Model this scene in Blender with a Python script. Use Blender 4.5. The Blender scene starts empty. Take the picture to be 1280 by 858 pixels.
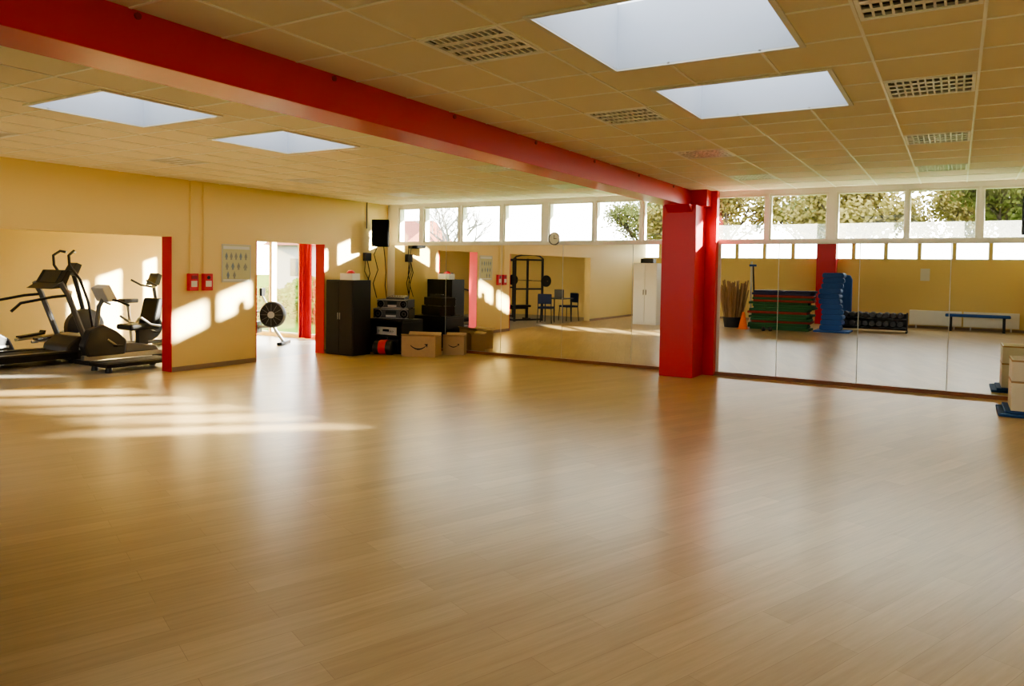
import bpy, bmesh, math, random
from mathutils import Vector, Matrix, Euler
random.seed(7)
S = bpy.context.scene
COL = S.collection
PI = math.pi
R_ = math.radians

# ------------------------------------------------------------------ helpers
class MB:
    def __init__(s): s.bm = bmesh.new()
    def box(s, x0, y0, z0, x1, y1, z1):
        x0, x1 = sorted((x0, x1)); y0, y1 = sorted((y0, y1)); z0, z1 = sorted((z0, z1))
        v = [s.bm.verts.new(p) for p in ((x0,y0,z0),(x1,y0,z0),(x1,y1,z0),(x0,y1,z0),(x0,y0,z1),(x1,y0,z1),(x1,y1,z1),(x0,y1,z1))]
        for f in ((0,3,2,1),(4,5,6,7),(0,1,5,4),(1,2,6,5),(2,3,7,6),(3,0,4,7)):
            s.bm.faces.new([v[i] for i in f])
        return s
    def quad(s, *p):
        s.bm.faces.new([s.bm.verts.new(q) for q in p]); return s
    def sweep(s, pts, r, seg=8, r2=None, flat=1.0):
        pts = [Vector(p) for p in pts]; n = len(pts)
        rings = []; ref = None
        for i, p in enumerate(pts):
            if i == 0: t = pts[1]-pts[0]
            elif i == n-1: t = pts[-1]-pts[-2]
            else: t = (pts[i+1]-pts[i]).normalized() + (pts[i]-pts[i-1]).normalized()
            t.normalize()
            if ref is None:
                ref = Vector((0,0,1)) if abs(t.z) < .9 else Vector((0,1,0))
            a = t.cross(ref)
            if a.length < 1e-5: a = t.cross(Vector((1,0,0)))
            a.normalize(); b = a.cross(t).normalized(); ref = b
            rr = r if r2 is None else r + (r2-r)*i/(n-1)
            rings.append([s.bm.verts.new(p + a*math.cos(2*PI*k/seg)*rr*flat + b*math.sin(2*PI*k/seg)*rr) for k in range(seg)])
        for i in range(n-1):
            for k in range(seg):
                s.bm.faces.new((rings[i][k], rings[i][(k+1)%seg], rings[i+1][(k+1)%seg], rings[i+1][k]))
        s.bm.faces.new(rings[0][::-1]); s.bm.faces.new(rings[-1])
        return s
    def rod(s, p, q, r, seg=10, r2=None): return s.sweep([p, q], r, seg, r2)
    def prism(s, poly, ax, a, b):
        def P(u, v, w):
            return (w,u,v) if ax == 'x' else ((u,w,v) if ax == 'y' else (u,v,w))
        A = [s.bm.verts.new(P(u,v,a)) for u, v in poly]; B = [s.bm.verts.new(P(u,v,b)) for u, v in poly]
        n = len(poly)
        s.bm.faces.new(A[::-1]); s.bm.faces.new(B)
        for i in range(n): s.bm.faces.new((A[i], A[(i+1)%n], B[(i+1)%n], B[i]))
        return s
    def lathe(s, prof, c=(0,0,0), ax='z', seg=24):
        rings = []
        for r, h in prof:
            ring = []
            for k in range(seg):
                a = 2*PI*k/seg; u, v = r*math.cos(a), r*math.sin(a)
                p = (u,v,h) if ax == 'z' else ((u,h,v) if ax == 'y' else (h,u,v))
                ring.append(s.bm.verts.new((c[0]+p[0], c[1]+p[1], c[2]+p[2])))
            rings.append(ring)
        for i in range(len(rings)-1):
            for k in range(seg):
                s.bm.faces.new((rings[i][k], rings[i][(k+1)%seg], rings[i+1][(k+1)%seg], rings[i+1][k]))
        s.bm.faces.new(rings[0][::-1]); s.bm.faces.new(rings[-1])
        return s
    def build(s, name, m, parent=None, bev=0, smooth=False, loc=None, rot=None):
        bmesh.ops.recalc_face_normals(s.bm, faces=s.bm.faces[:])
        me = bpy.data.meshes.new(name); s.bm.to_mesh(me); s.bm.free()
        me.materials.append(m)
        if smooth:
            for p in me.polygons: p.use_smooth = True
            me.set_sharp_from_angle(angle=R_(40))
        o = bpy.data.objects.new(name, me); COL.objects.link(o)
        if bev:
            b = o.modifiers.new('b', 'BEVEL'); b.width = bev; b.segments = 2; b.limit_method = 'ANGLE'
        if parent: o.parent = parent
        if loc: o.location = loc
        if rot: o.rotation_euler = rot
        return o

def tag(o, label, cat, group=None, kind=None):
    if label: o['label'] = label
    if cat: o['category'] = cat
    if group: o['group'] = group
    if kind: o['kind'] = kind
    return o
def thing(name, label, cat, loc=(0,0,0), rz=0, group=None):
    o = bpy.data.objects.new(name, None); COL.objects.link(o); o.empty_display_size = .1
    o.location = loc; o.rotation_euler = (0,0,rz)
    return tag(o, label, cat, group)
def struct(name, mb, m, parent=None, label=None, bev=0):
    o = mb.build(name, m, parent, bev)
    if parent is None: o['kind'] = 'structure'
    if label: o['label'] = label
    return o
def dup(root, loc, rz=0, label=None, group=None):
    r = root.copy(); COL.objects.link(r); r.location = loc; r.rotation_euler = (0,0,rz)
    if label: r['label'] = label
    if group: r['group'] = group
    for ch in list(root.children):
        c = ch.copy(); COL.objects.link(c); c.parent = r
        for g in list(ch.children):
            d = g.copy(); COL.objects.link(d); d.parent = c
    return r

# ------------------------------------------------------------------ materials
def mat(name, col, rough=.5, metal=0., var=.08, scale=6., bump=0., coat=0., spec=.5):
    m = bpy.data.materials.new(name); m.use_nodes = True
    nt = m.node_tree; b = nt.nodes['Principled BSDF']
    tc = nt.nodes.new('ShaderNodeTexCoord'); nz = nt.nodes.new('ShaderNodeTexNoise'); nz.inputs['Scale'].default_value = scale
    nz.inputs['Detail'].default_value = 4
    nt.links.new(tc.outputs['Object'], nz.inputs['Vector'])
    mx = nt.nodes.new('ShaderNodeMix'); mx.data_type = 'RGBA'
    mx.inputs[6].default_value = (*[max(0,c*(1-var)) for c in col], 1); mx.inputs[7].default_value = (*[min(1,c*(1+var)) for c in col], 1)
    nt.links.new(nz.outputs['Fac'], mx.inputs[0]); nt.links.new(mx.outputs[2], b.inputs['Base Color'])
    b.inputs['Roughness'].default_value = rough; b.inputs['Metallic'].default_value = metal
    b.inputs['Specular IOR Level'].default_value = spec
    if coat: b.inputs['Coat Weight'].default_value = coat
    if bump:
        bp = nt.nodes.new('ShaderNodeBump'); bp.inputs['Strength'].default_value = bump; bp.inputs['Distance'].default_value = .01
        nz2 = nt.nodes.new('ShaderNodeTexNoise'); nz2.inputs['Scale'].default_value = scale*8
        nt.links.new(tc.outputs['Object'], nz2.inputs['Vector'])
        nt.links.new(nz2.outputs['Fac'], bp.inputs['Height']); nt.links.new(bp.outputs[0], b.inputs['Normal'])
    return m
def emis(name, col, st):
    m = bpy.data.materials.new(name); m.use_nodes = True; nt = m.node_tree
    nt.nodes.remove(nt.nodes['Principled BSDF'])
    e = nt.nodes.new('ShaderNodeEmission'); e.inputs[0].default_value = (*col,1); e.inputs[1].default_value = st
    nt.links.new(e.outputs[0], nt.nodes['Material Output'].inputs[0]); return m

M = {}
M['yellow'] = mat('yellow_paint', (.83,.63,.27), .6, var=.02, scale=1.5, bump=.04)
M['red'] = mat('red_paint', (.66,.030,.055), .38, var=.04, scale=2)
M['red_dark'] = mat('dark_red_paint', (.30,.010,.018), .45, var=.05)
M['curtain'] = mat('red_curtain_cloth', (.60,.015,.04), .8, var=.1)
M['ceil'] = mat('ceiling_tile', (.88,.80,.64), .8, var=.02, scale=3, bump=.04)
M['grid'] = mat('ceiling_grid_metal', (.97,.94,.84), .35, var=.02)
M['white'] = mat('white_paint', (.84,.82,.76), .4, var=.03)
M['cream'] = mat('cream_board', (.80,.76,.66), .5, var=.03)
M['frame'] = mat('window_frame_white', (.78,.75,.66), .4, var=.03)
M['lframe'] = mat('light_frame_white', (.97,.96,.93), .4, var=.02)
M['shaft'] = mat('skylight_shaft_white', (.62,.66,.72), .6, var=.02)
M['black'] = mat('black_plastic', (.007,.007,.008), .4, var=.2)
M['blackmetal'] = mat('black_metal', (.010,.010,.012), .4, metal=.2, var=.2)
M['rackmetal'] = mat('grey_black_metal', (.035,.035,.038), .4, metal=.2, var=.2)
M['rubber'] = mat('black_rubber', (.010,.010,.010), .8, var=.2)
M['grille'] = mat('black_speaker_grille', (.004,.004,.004), .9, var=.2, spec=.15)
M['grey'] = mat('grey_plastic', (.13,.13,.14), .4, var=.08)
M['dgrey'] = mat('dark_grey_plastic', (.035,.035,.04), .4, var=.1)
M['silver'] = mat('silver_metal', (.50,.50,.50), .3, metal=.9, var=.05)
M['silverface'] = mat('silver_front_panel', (.55,.55,.56), .4, metal=0, var=.05)
M['chrome'] = mat('chrome', (.8,.8,.8), .15, metal=1, var=.03)
M['alu'] = mat('aluminium_louver', (.97,.96,.93), .35, metal=0, var=.03)
M['housing'] = mat('reflector_housing', (.17,.155,.12), .4, var=.05)
M['screen'] = mat('dark_screen', (.02,.03,.035), .1, var=.1)
M['card'] = mat('cardboard', (.50,.35,.20), .8, var=.08, scale=12)
M['blue'] = mat('blue_foam', (.015,.085,.32), .6, var=.15)
M['bluefab'] = mat('dark_blue_fabric', (.008,.014,.05), .8, var=.15)
M['purple'] = mat('dark_blue_purple_foam', (.035,.035,.09), .7, var=.15)
M['green'] = mat('green_foam', (.022,.12,.040), .7, var=.15)
M['redfoam'] = mat('red_foam', (.28,.030,.022), .7, var=.15)
M['orange'] = mat('orange_plastic', (.8,.16,.02), .5, var=.1)
M['wood'] = mat('stick_wood', (.36,.22,.11), .5, var=.35, scale=5)
M['rimwood'] = mat('pale_wood', (.50,.33,.18), .5, var=.2, scale=14)
M['skirt'] = mat('brown_skirting', (.26,.10,.045), .4, var=.12, scale=10)
M['skirt2'] = mat('beige_skirting', (.36,.25,.17), .45, var=.08)
M['paper'] = mat('paper', (.75,.72,.62), .7, var=.05)
M['bark'] = mat('tree_bark', (.040,.032,.024), .9, var=.3, scale=5, spec=0)
M['barkp'] = mat('faint_tree_bark', (.15,.14,.12), .9, var=.3, scale=5, spec=0)  # bark colour lightened so the distant bare tree looks faint and hazy
M['leaf'] = mat('autumn_leaves', (.135,.108,.034), .9, var=.6, scale=.8, spec=0)
M['leafg'] = mat('olive_leaves', (.090,.095,.030), .9, var=.6, scale=.8, spec=0)
M['bush'] = mat('sunlit_bush_leaves', (.060,.115,.020), .9, var=.6, scale=2, spec=0)
M['grass'] = mat('grass', (.035,.085,.010), .9, var=.3, scale=1, spec=0)
M['roof'] = mat('red_roof_tiles', (.20,.08,.055), .8, var=.2, spec=0)
M['house'] = mat('pale_render', (.30,.28,.26), .8, var=.06, spec=0)
M['cfloor'] = mat('grey_beige_sports_floor', (.30,.27,.23), .35, var=.10, scale=3)
M['sky_emit'] = emis('skylight_diffuser', (.87,.93,1.0), 1.15)

def mirror_mat():
    m = bpy.data.materials.new('mirror_silver'); m.use_nodes = True; nt = m.node_tree; b = nt.nodes['Principled BSDF']
    b.inputs['Metallic'].default_value = 1; b.inputs['Roughness'].default_value = .0
    tc = nt.nodes.new('ShaderNodeTexCoord'); nz = nt.nodes.new('ShaderNodeTexNoise'); nz.inputs['Scale'].default_value = 1.5
    nt.links.new(tc.outputs['Object'], nz.inputs['Vector'])
    mx = nt.nodes.new('ShaderNodeMix'); mx.data_type = 'RGBA'
    mx.inputs[6].default_value = (.88,.89,.86,1); mx.inputs[7].default_value = (.90,.91,.88,1)
    nt.links.new(nz.outputs['Fac'], mx.inputs[0]); nt.links.new(mx.outputs[2], b.inputs['Base Color'])
    return m
M['mirror'] = mirror_mat()
def glass_mat():
    m = bpy.data.materials.new('window_glass'); m.use_nodes = True; nt = m.node_tree
    nt.nodes.remove(nt.nodes['Principled BSDF'])
    t = nt.nodes.new('ShaderNodeBsdfTransparent'); g = nt.nodes.new('ShaderNodeBsdfGlossy'); g.inputs['Roughness'].default_value = .02
    t.inputs[0].default_value = (.95,.97,.96,1)
    mx = nt.nodes.new('ShaderNodeMixShader'); mx.inputs[0].default_value = .06
    nt.links.new(t.outputs[0], mx.inputs[1]); nt.links.new(g.outputs[0], mx.inputs[2])
    nt.links.new(mx.outputs[0], nt.nodes['Material Output'].inputs[0]); return m
M['glass'] = glass_mat()
def film_mat(name, fac):
    m = bpy.data.materials.new(name); m.use_nodes = True; nt = m.node_tree
    nt.nodes.remove(nt.nodes['Principled BSDF'])
    t = nt.nodes.new('ShaderNodeBsdfTransparent'); g = nt.nodes.new('ShaderNodeBsdfTranslucent'); g.inputs[0].default_value = (.8,.82,.8,1)
    mx = nt.nodes.new('ShaderNodeMixShader'); mx.inputs[0].default_value = fac
    nt.links.new(t.outputs[0], mx.inputs[1]); nt.links.new(g.outputs[0], mx.inputs[2])
    nt.links.new(mx.outputs[0], nt.nodes['Material Output'].inputs[0]); return m
M['film'] = film_mat('haze_film', .10)  # translucent sheet added to whiten the lower panes like haze

def floor_mat():
    m = bpy.data.materials.new('wood_plank_floor'); m.use_nodes = True; nt = m.node_tree; b = nt.nodes['Principled BSDF']
    N = nt.nodes.new; L = nt.links.new
    g = N('ShaderNodeNewGeometry')
    mr_ = N('ShaderNodeMapping'); mr_.vector_type = 'POINT'; mr_.inputs['Rotation'].default_value = (0,0,R_(-68)); L(g.outputs['Position'], mr_.inputs['Vector'])
    br = N('ShaderNodeTexBrick'); L(mr_.outputs[0], br.inputs['Vector'])
    br.offset = .37; br.inputs['Scale'].default_value = 1; br.inputs['Brick Width'].default_value = 1.15; br.inputs['Row Height'].default_value = .155
    br.inputs['Mortar Size'].default_value = .0012; br.inputs['Mortar Smooth'].default_value = .3
    br.inputs['Color1'].default_value = (.56,.41,.205,1); br.inputs['Color2'].default_value = (.475,.34,.165,1); br.inputs['Mortar'].default_value = (.36,.25,.12,1)
    mp = N('ShaderNodeMapping'); mp.inputs['Scale'].default_value = (1.2, 18, 1); L(mr_.outputs[0], mp.inputs['Vector'])
    nz = N('ShaderNodeTexNoise'); nz.inputs['Scale'].default_value = 1.6; nz.inputs['Detail'].default_value = 6; nz.inputs['Roughness'].default_value = .65
    L(mp.outputs[0], nz.inputs['Vector'])
    cr = N('ShaderNodeValToRGB'); cr.color_ramp.elements[0].position = .32; cr.color_ramp.elements[0].color = (.86,.845,.82,1)
    cr.color_ramp.elements[1].position = .68; cr.color_ramp.elements[1].color = (1.05,1.05,1.04,1)
    L(nz.outputs['Fac'], cr.inputs[0])
    mx = N('ShaderNodeMix'); mx.data_type = 'RGBA'; mx.blend_type = 'MULTIPLY'; mx.inputs[0].default_value = 1
    L(br.outputs['Color'], mx.inputs[6]); L(cr.outputs[0], mx.inputs[7]); L(mx.outputs[2], b.inputs['Base Color'])
    b.inputs['Roughness'].default_value = .30
    b.inputs['Specular IOR Level'].default_value = .38
    return m
M['floor'] = floor_mat()

# ------------------------------------------------------------------ dimensions
YF = 11.5; YB = -2.8; XL = -9.9; XR = 1.9; XC = -14.6; H = 2.86; ZW0 = 2.12; ZW1 = 2.76

# ------------------------------------------------------------------ camera
FPX = 920.
cam = bpy.data.cameras.new('camera'); co = bpy.data.objects.new('camera', cam); COL.objects.link(co)
cam.sensor_width = 36; cam.lens = 36*FPX/1280
cam.shift_y = -60/1280
Mx = Matrix.Rotation(R_(31.1), 4, 'Z') @ Matrix.Rotation(R_(90-2), 4, 'X') @ Matrix.Rotation(R_(.91), 4, 'Z')
co.matrix_world = Matrix.Translation((0,0,1.6)) @ Mx
cam.clip_end = 500
S.camera = co

# ------------------------------------------------------------------ floor
fl = struct('floor', MB().box(XL-.2, YB-.2, -.1, XR+.2, YF+.2, 0), M['floor'])
struct('floor_cardio', MB().box(XC-.2, 0, -.1, XL-.2, YF+.2, 0), M['cfloor'])

# ------------------------------------------------------------------ ceiling with holes
T = .535
GX0 = -2.33-T/2; GY0 = 3.5-T/2
skylights = [(-1.86,3.22,-.78,4.31), (-1.82,4.90,-.72,5.96), (-6.42,3.08,-5.37,4.06), (-6.42,4.78,-5.40,5.76),
             (-13.0,2.6,-11.9,3.7), (-13.0,5.2,-11.9,6.3), (-1.86,-.9,-.78,.18), (-6.42,-.9,-5.37,.15), (.2,-.9,1.28,.18), (-9.1,-.9,-8.0,.15)]  # unseen skylights added to brighten the cardio room and the rear of the studio
lightpos = [(-2.33,3.5),(-2.33,3.5+4*T),(-2.33,3.5+8*T),(-2.33,3.5+12*T),
            (-2.33+4*T,3.5+T*.52),(-2.33+4*T,3.5+4*T),(-2.33+4*T,3.5+8*T),(-2.33+4*T,3.5+12*T),
            (-2.33-5*T,3.5+8*T),(-2.33-5*T,3.5+12*T),
            (-2.33-11*T,3.5),(-2.33-11*T,3.5+4*T),(-2.33-11*T,3.5+8*T),(-2.33-11*T,3.5+12*T)]
h = T/2-.012
holes = skylights + [(x-h,y-h,x+h,y+h) for x, y in lightpos]
xs = sorted(set([XC-.2, XR+.2] + [v for q in holes for v in (q[0], q[2])]))
ys = sorted(set([YB-.2, YF+.2] + [v for q in holes for v in (q[1], q[3])]))
mb = MB()
for i in range(len(xs)-1):
    for j in range(len(ys)-1):
        cx, cy = (xs[i]+xs[i+1])/2, (ys[j]+ys[j+1])/2
        if any(q[0] < cx < q[2] and q[1] < cy < q[3] for q in holes): continue
        mb.quad((xs[i],ys[j],H),(xs[i+1],ys[j],H),(xs[i+1],ys[j+1],H),(xs[i],ys[j+1],H))
struct('ceiling', mb, M['ceil'])
def sub(a, b, cuts):
    segs = [(a,b)]
    for c0, c1 in cuts:
        ns = []
        for s0, s1 in segs:
            if c1 <= s0 or c0 >= s1: ns.append((s0,s1)); continue
            if c0 > s0: ns.append((s0,c0))
            if c1 < s1: ns.append((c1,s1))
        segs = ns
    return segs
mb = MB(); w = .008
k = -22
while GX0+k*T < XR:
    x = GX0+k*T
    if x > XL+.01:
        for a, b in sub(YB, YF, [(q[1],q[3]) for q in holes if q[0] < x < q[2]]):
            mb.box(x-w, a, H-.006, x+w, b, H+.004)
    k += 1
k = -12
while GY0+k*T < YF:
    y = GY0+k*T
    if y > YB:
        for a, b in sub(XL, XR, [(q[0],q[2]) for q in holes if q[1] < y < q[3]]):
            mb.box(a, y-w, H-.005, b, y+w, H+.004)
    k += 1
struct('trim_1', mb, M['grid'], label='pale metal grid carrying the ceiling tiles')
struct('trim_11', MB().box(XC-.5, YF+.2, 2.90, XR+.5, YF+1.22, 3.05), M['white'], label='overhang added outside the high windows to cut the sun')  # added overhang, sized to shorten the sun patches indoors

for i, (x0,y0,x1,y1) in enumerate(skylights):  # seen skylights first, then the unseen ones added for fill light
    t = bpy.data.objects.new('window_%d' % (51+i), None); COL.objects.link(t); t.location = (x0,y0,H); t['kind'] = 'structure'
    a, b = x1-x0, y1-y0; d = .4
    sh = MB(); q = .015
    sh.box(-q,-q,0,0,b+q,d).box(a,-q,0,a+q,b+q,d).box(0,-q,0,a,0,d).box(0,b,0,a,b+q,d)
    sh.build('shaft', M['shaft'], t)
    MB().box(-q,-q,d,a+q,b+q,d+.02).build('diffuser', M['sky_emit'], t)
    r = MB(); e = .03
    r.box(-e,-e,-.012,a+e,0,-.001).box(-e,b,-.012,a+e,b+e,-.001).box(-e,0,-.012,0,b,-.001).box(a,0,-.012,a+e,b,-.001)
    r.build('rim', M['frame'], t)

# ceiling lights
def make_light():
    t = thing('ceiling_light', '', 'ceiling light')
    f = MB(); e = T/2-.012; g = e-.02
    f.box(-e,-e,-.008,e,-g,.006).box(-e,g,-.008,e,e,.006).box(-e,-g,-.008,-g,g,.006).box(g,-g,-.008,e,g,.006)
    f.build('frame', M['lframe'], t)
    hs = MB(); hs.box(-e,-e,.10,e,e,.11).box(-e,-e,.006,-g,e,.10).box(g,-e,.006,e,e,.10).box(-g,-e,.006,g,-g,.10).box(-g,g,.006,g,e,.10)
    hs.build('housing', M['housing'], t)
    lv = MB()
    for k in range(5):
        y = -g + 2*g*k/4; hw = .024 if 0 < k < 4 else .012
        lv.prism([(y-hw,-.004),(y+hw,-.004),(y+.004,.014),(y-.004,.014)], 'x', -g, g)
    for k in range(1,11):
        x = -g + 2*g*k/11; lv.prism([(x-.006,-.004),(x+.006,-.004),(x+.002,.014),(x-.002,.014)], 'y', -g, g)
    lv.build('louver', M['alu'], t)
    for k in range(4):
        y = -g + 2*g*(k+.5)/4
        MB().rod((-g,y,.06),(g,y,.06),.016,8).build('fluorescent_tube', M['lframe'], t)
    return t
l0 = make_light()
names = ['recessed louvred ceiling light between the red beam and the large nearest skylight',
 'recessed louvred ceiling light beside the red beam, left of the second skylight',
 'recessed louvred ceiling light beside the red beam, third in its row from the viewer',
 'recessed louvred ceiling light nearest the red column, just before the high windows',
 'recessed louvred ceiling light cut by the top edge, right of the nearest skylight',
 'recessed louvred ceiling light just right of the second skylight',
 'recessed louvred ceiling light on the right, second from the high windows',
 'recessed louvred ceiling light on the right, closest to the high windows',
 'small recessed louvred light left of the beam, nearer of the pair there',
 'small recessed louvred light left of the beam, closest to the high windows',
 'recessed louvred light at the far left edge of the ceiling',
 'recessed louvred light near the yellow wall, between the two left skylights and wall',
 'recessed louvred light near the yellow wall above the doorway',
 'recessed louvred light near the far left corner by the black loudspeaker']
for i, (x,y) in enumerate(lightpos):
    if i == 0: l0.location = (x,y,H); l0['label'] = names[0]; l0['group'] = 'recessed louvred ceiling lights'
    else: dup(l0, (x,y,H), 0, names[i])

# ------------------------------------------------------------------ far wall + windows
panes = [(-9.60,-9.12),(-8.96,-8.19),(-8.06,-7.25),(-7.11,-6.37),(-6.18,-5.38),(-5.27,-4.52),(-4.42,-3.90),
         (-3.30,-2.52),(-2.41,-1.65),(-1.48,-.65),(-.57,.19),(.29,1.10),(1.19,1.82)]
def band_wall(name, Y0, Y1, X0, X1, holes_, z0, z1, m):
    mb = MB(); mb.box(X0,Y0,0,X1,Y1,z0); mb.box(X0,Y0,z1,X1,Y1,H+.02)
    prev = X0
    for a, b in holes_:
        mb.box(prev,Y0,z0,a,Y1,z1); prev = b
    mb.box(prev,Y0,z0,X1,Y1,z1)
    return struct(name, mb, m)
E = .035
band_wall('wall_far', YF, YF+.2, XL, XR+.2, [(a-E,b+E) for a, b in panes], ZW0-E, ZW1+E, M['white'])
wn = 1
def window(X0, X1, Y, z0, z1, n, y_in=-1, film=False):
    t = bpy.data.objects.new('window_%d' % n, None); COL.objects.link(t); t.location = ((X0+X1)/2, Y, z0); t['kind'] = 'structure'
    a = (X1-X0)/2; hh = z1-z0; f = MB(); d = .03
    f.box(-a-E,-d,-E,a+E,d,0).box(-a-E,-d,hh,a+E,d,hh+E).box(-a-E,-d,0,-a,d,hh).box(a,-d,0,a+E,d,hh)
    f.build('window_frame', M['frame'], t, .004)
    MB().box(-a,-.004,0,a,.004,hh).build('pane', M['glass'], t)
    if film: MB().box(-a,.006,0,a,.008,hh*.34).build('haze_strip', M['film'], t)  # added sheet giving the lower pane a hazy white
    if hh < 1: MB().box(-.03,y_in*.03,-.03,.03,y_in*.045,-.01).build('handle', M['silver'], t)
for a, b in panes:
    window(a, b, YF+.05, ZW0, ZW1, wn, -1, a > -3.5); wn += 1
struct('trim_2', MB().box(XL,YF-.03,2.045,-3.95,YF,2.10).box(-3.2,YF-.03,2.045,XR,YF,2.10), M['frame'], label='pale board above the mirrors')
struct('baseboard_far', MB().box(XL,YF-.04,0,-3.95,YF,.05).box(-3.2,YF-.04,0,XR,YF,.05), M['skirt'])

mir = [(-9.7,-8.43,'wall mirror panel in the far left corner behind the sound equipment'),
       (-8.42,-7.165,'wall mirror panel just right of the cardboard box'),
       (-7.155,-5.905,'wall mirror panel below the round clock, reflecting the training rack'),
       (-5.895,-4.605,'wall mirror panel second to the left of the red column'),
       (-4.595,-3.96,'narrow wall mirror strip directly left of the red column'),
       (-3.14,-2.285,'wall mirror panel directly right of the red column, reflecting wooden sticks'),
       (-2.275,-1.185,'wall mirror panel reflecting the tall blue pile and green mats'),
       (-1.175,-.075,'wall mirror panel reflecting the black weight rack'),
       (-.065,1.035,'wall mirror panel at the right, reflecting the blue bench'),
       (1.045,1.85,'wall mirror panel at the far right end')]
for a, b, lab in mir:
    tag(MB().box(a,YF-.012,.055,b,YF-.002,2.04).build('wall_mirror', M['mirror']), lab, 'mirror', 'mirror panels along the far wall')

# ------------------------------------------------------------------ left wall
X0, X1 = XL-.2, XL
mb = MB(); zo = 2.0
mb.box(X0,YB,0,X1,1.8,H+.02).box(X0,1.8,zo,X1,6.69,H+.02).box(X0,6.69,0,X1,8.22,H+.02).box(X0,8.22,zo,X1,9.755,H+.02).box(X0,9.755,0,X1,YF+.2,H+.02)
struct('wall_left', mb, M['yellow'])
q = .012
struct('trim_3', MB().box(X0-.01,6.69-q,0,X1+.01,6.69,zo), M['red'], label='red jamb of the wide opening')
struct('trim_4', MB().box(X0-.01,9.755-q,0,X1+.01,9.755,zo), M['red'], label='red far jamb of the doorway')
struct('trim_9', MB().box(X0-.01,8.22,0,X1+.01,8.22+q,zo), M['red'], label='red near jamb of the doorway')
struct('baseboard_left', MB().box(X1,6.70,0,X1+.015,8.22,.07).box(X1,9.76,0,X1+.015,YF-.04,.07).box(X1,YB,0,X1+.015,1.8,.07), M['skirt2'])
struct('wall_right', MB().box(XR,YB,0,XR+.2,YF,H+.02), M['yellow'])
struct('baseboard_right', MB().box(XR-.015,YB+.02,0,XR,YF-.05,.07), M['skirt2'])
bp = []; x = 1.7
while x > -9.5:
    bp.append((x-.8, x)); x -= .92
bp = bp[::-1]
band_wall('wall_back', YB-.2, YB, XL, XR+.2, [(a-E,b+E) for a, b in bp], ZW0-E, ZW1+E, M['yellow'])
for a, b in bp:
    window(a, b, YB-.06, ZW0, ZW1, wn, 1); wn += 1
struct('baseboard_back', MB().box(XL+.02,YB,0,XR,YB+.015,.07), M['skirt2'])

# cardio room shell
struct('wall_cardio_back', MB().box(XC-.2,0,0,XC,YF+.2,H+.02), M['yellow'])
struct('wall_cardio_near', MB().box(XC,0,0,XL-.2,.2,H+.02), M['yellow'])
gx = [(-14.3,-13.45),(-13.35,-12.5),(-12.4,-11.75),(-11.55,-10.9),(-10.8,-10.3)]
mb = MB(); prev = XC
for a, b in gx:
    mb.box(prev,YF,0,a-E,YF+.2,2.45+E); prev = b+E
mb.box(prev,YF,0,XL-.2,YF+.2,2.45+E); mb.box(XC,YF,2.45+E,XL-.2,YF+.2,H+.02)
for a, b in gx: mb.box(a-E,YF,0,b+E,YF+.2,.1-E)
struct('wall_cardio_far', mb, M['yellow'])
for a, b in gx:
    window(a, b, YF+.06, .1, 2.45, wn); wn += 1

# ------------------------------------------------------------------ beam and column
struct('trim_5', MB().box(-3.87,YB,2.61,-3.53,YF,H), M['red'], label='red ceiling beam', bev=.004)
mb = MB()
mb.box(-3.88,10.85,0,-3.36,11.36,2.61)
mb.box(-3.91,11.36,0,-3.19,11.49,2.86)
mb.prism([(10.68,2.61),(11.2,2.61),(11.2,2.50),(10.85,2.50)], 'x', -3.80, -3.42)
struct('trim_6', mb, M['red'], label='red column under the beam', bev=.004)
struct('trim_7', MB().box(-3.53,11.12,2.61,-3.28,11.36,2.86), M['red'], label='red block where beam meets column')
struct('trim_8', MB().box(-3.88,YB,0,-3.30,YB+.4,2.61), M['red'], label='red column at the back wall', bev=.004)
for k in range(7):
    y = 2.2+1.35*k
    struct('trim_%d' % (20+k), MB().rod((-3.53,y,2.83),(-3.52,y,2.83),.018,10), M['red_dark'])

# ------------------------------------------------------------------ wall fittings on the left wall
def redbox(y, lab, second):
    t = thing('alarm_box', lab, 'fire alarm box', (XL, y, 1.20))
    MB().box(0,-.08,0,.07,.08,.26).build('body', M['red'], t, .008)
    MB().box(.07,-.05,.06,.074,.05,.15).build('label_plate', M['paper'], t)
    if second: MB().lathe([(.028,0),(.028,.008)], (.07,0,.20), 'x', 16).build('button', M['black'], t)
    else: MB().box(.07,-.045,.18,.085,.045,.23).build('flap', M['red_dark'], t)
redbox(7.02, 'red alarm box on the yellow wall, left one of the pair', False)
redbox(7.27, 'red alarm box with round black button, right one of the pair', True)
tag(MB().rod((XL+.012,7.0,1.46),(XL+.012,7.0,2.86),.009,8).build('conduit', M['yellow']), 'thin yellow painted conduit rising from the left red alarm box', 'conduit')
tag(MB().rod((XL+.012,7.22,1.46),(XL+.012,7.22,2.86),.009,8).build('conduit', M['yellow']), 'thin yellow painted conduit rising from the right red alarm box', 'conduit')
PY = mat('poster_yellow_green', (.58,.56,.30), .5); PW = mat('poster_white', (.72,.72,.66), .6); PG = mat('poster_grey', (.28,.29,.24), .5); PB = mat('poster_blue', (.20,.27,.33), .5)
t = thing('wall_poster', 'exercise chart on the yellow wall beside the doorway', 'poster', (XL, 7.83, 1.33))
MB().box(0,-.27,0,.008,.27,.59).build('sheet', PY, t)
f = MB(); f.box(0,-.276,-.006,.012,.276,.004).box(0,-.276,.586,.012,.276,.596).box(0,-.276,.004,.012,-.268,.586).box(0,.268,.004,.012,.276,.586); f.build('frame', M['silverface'], t)
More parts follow.
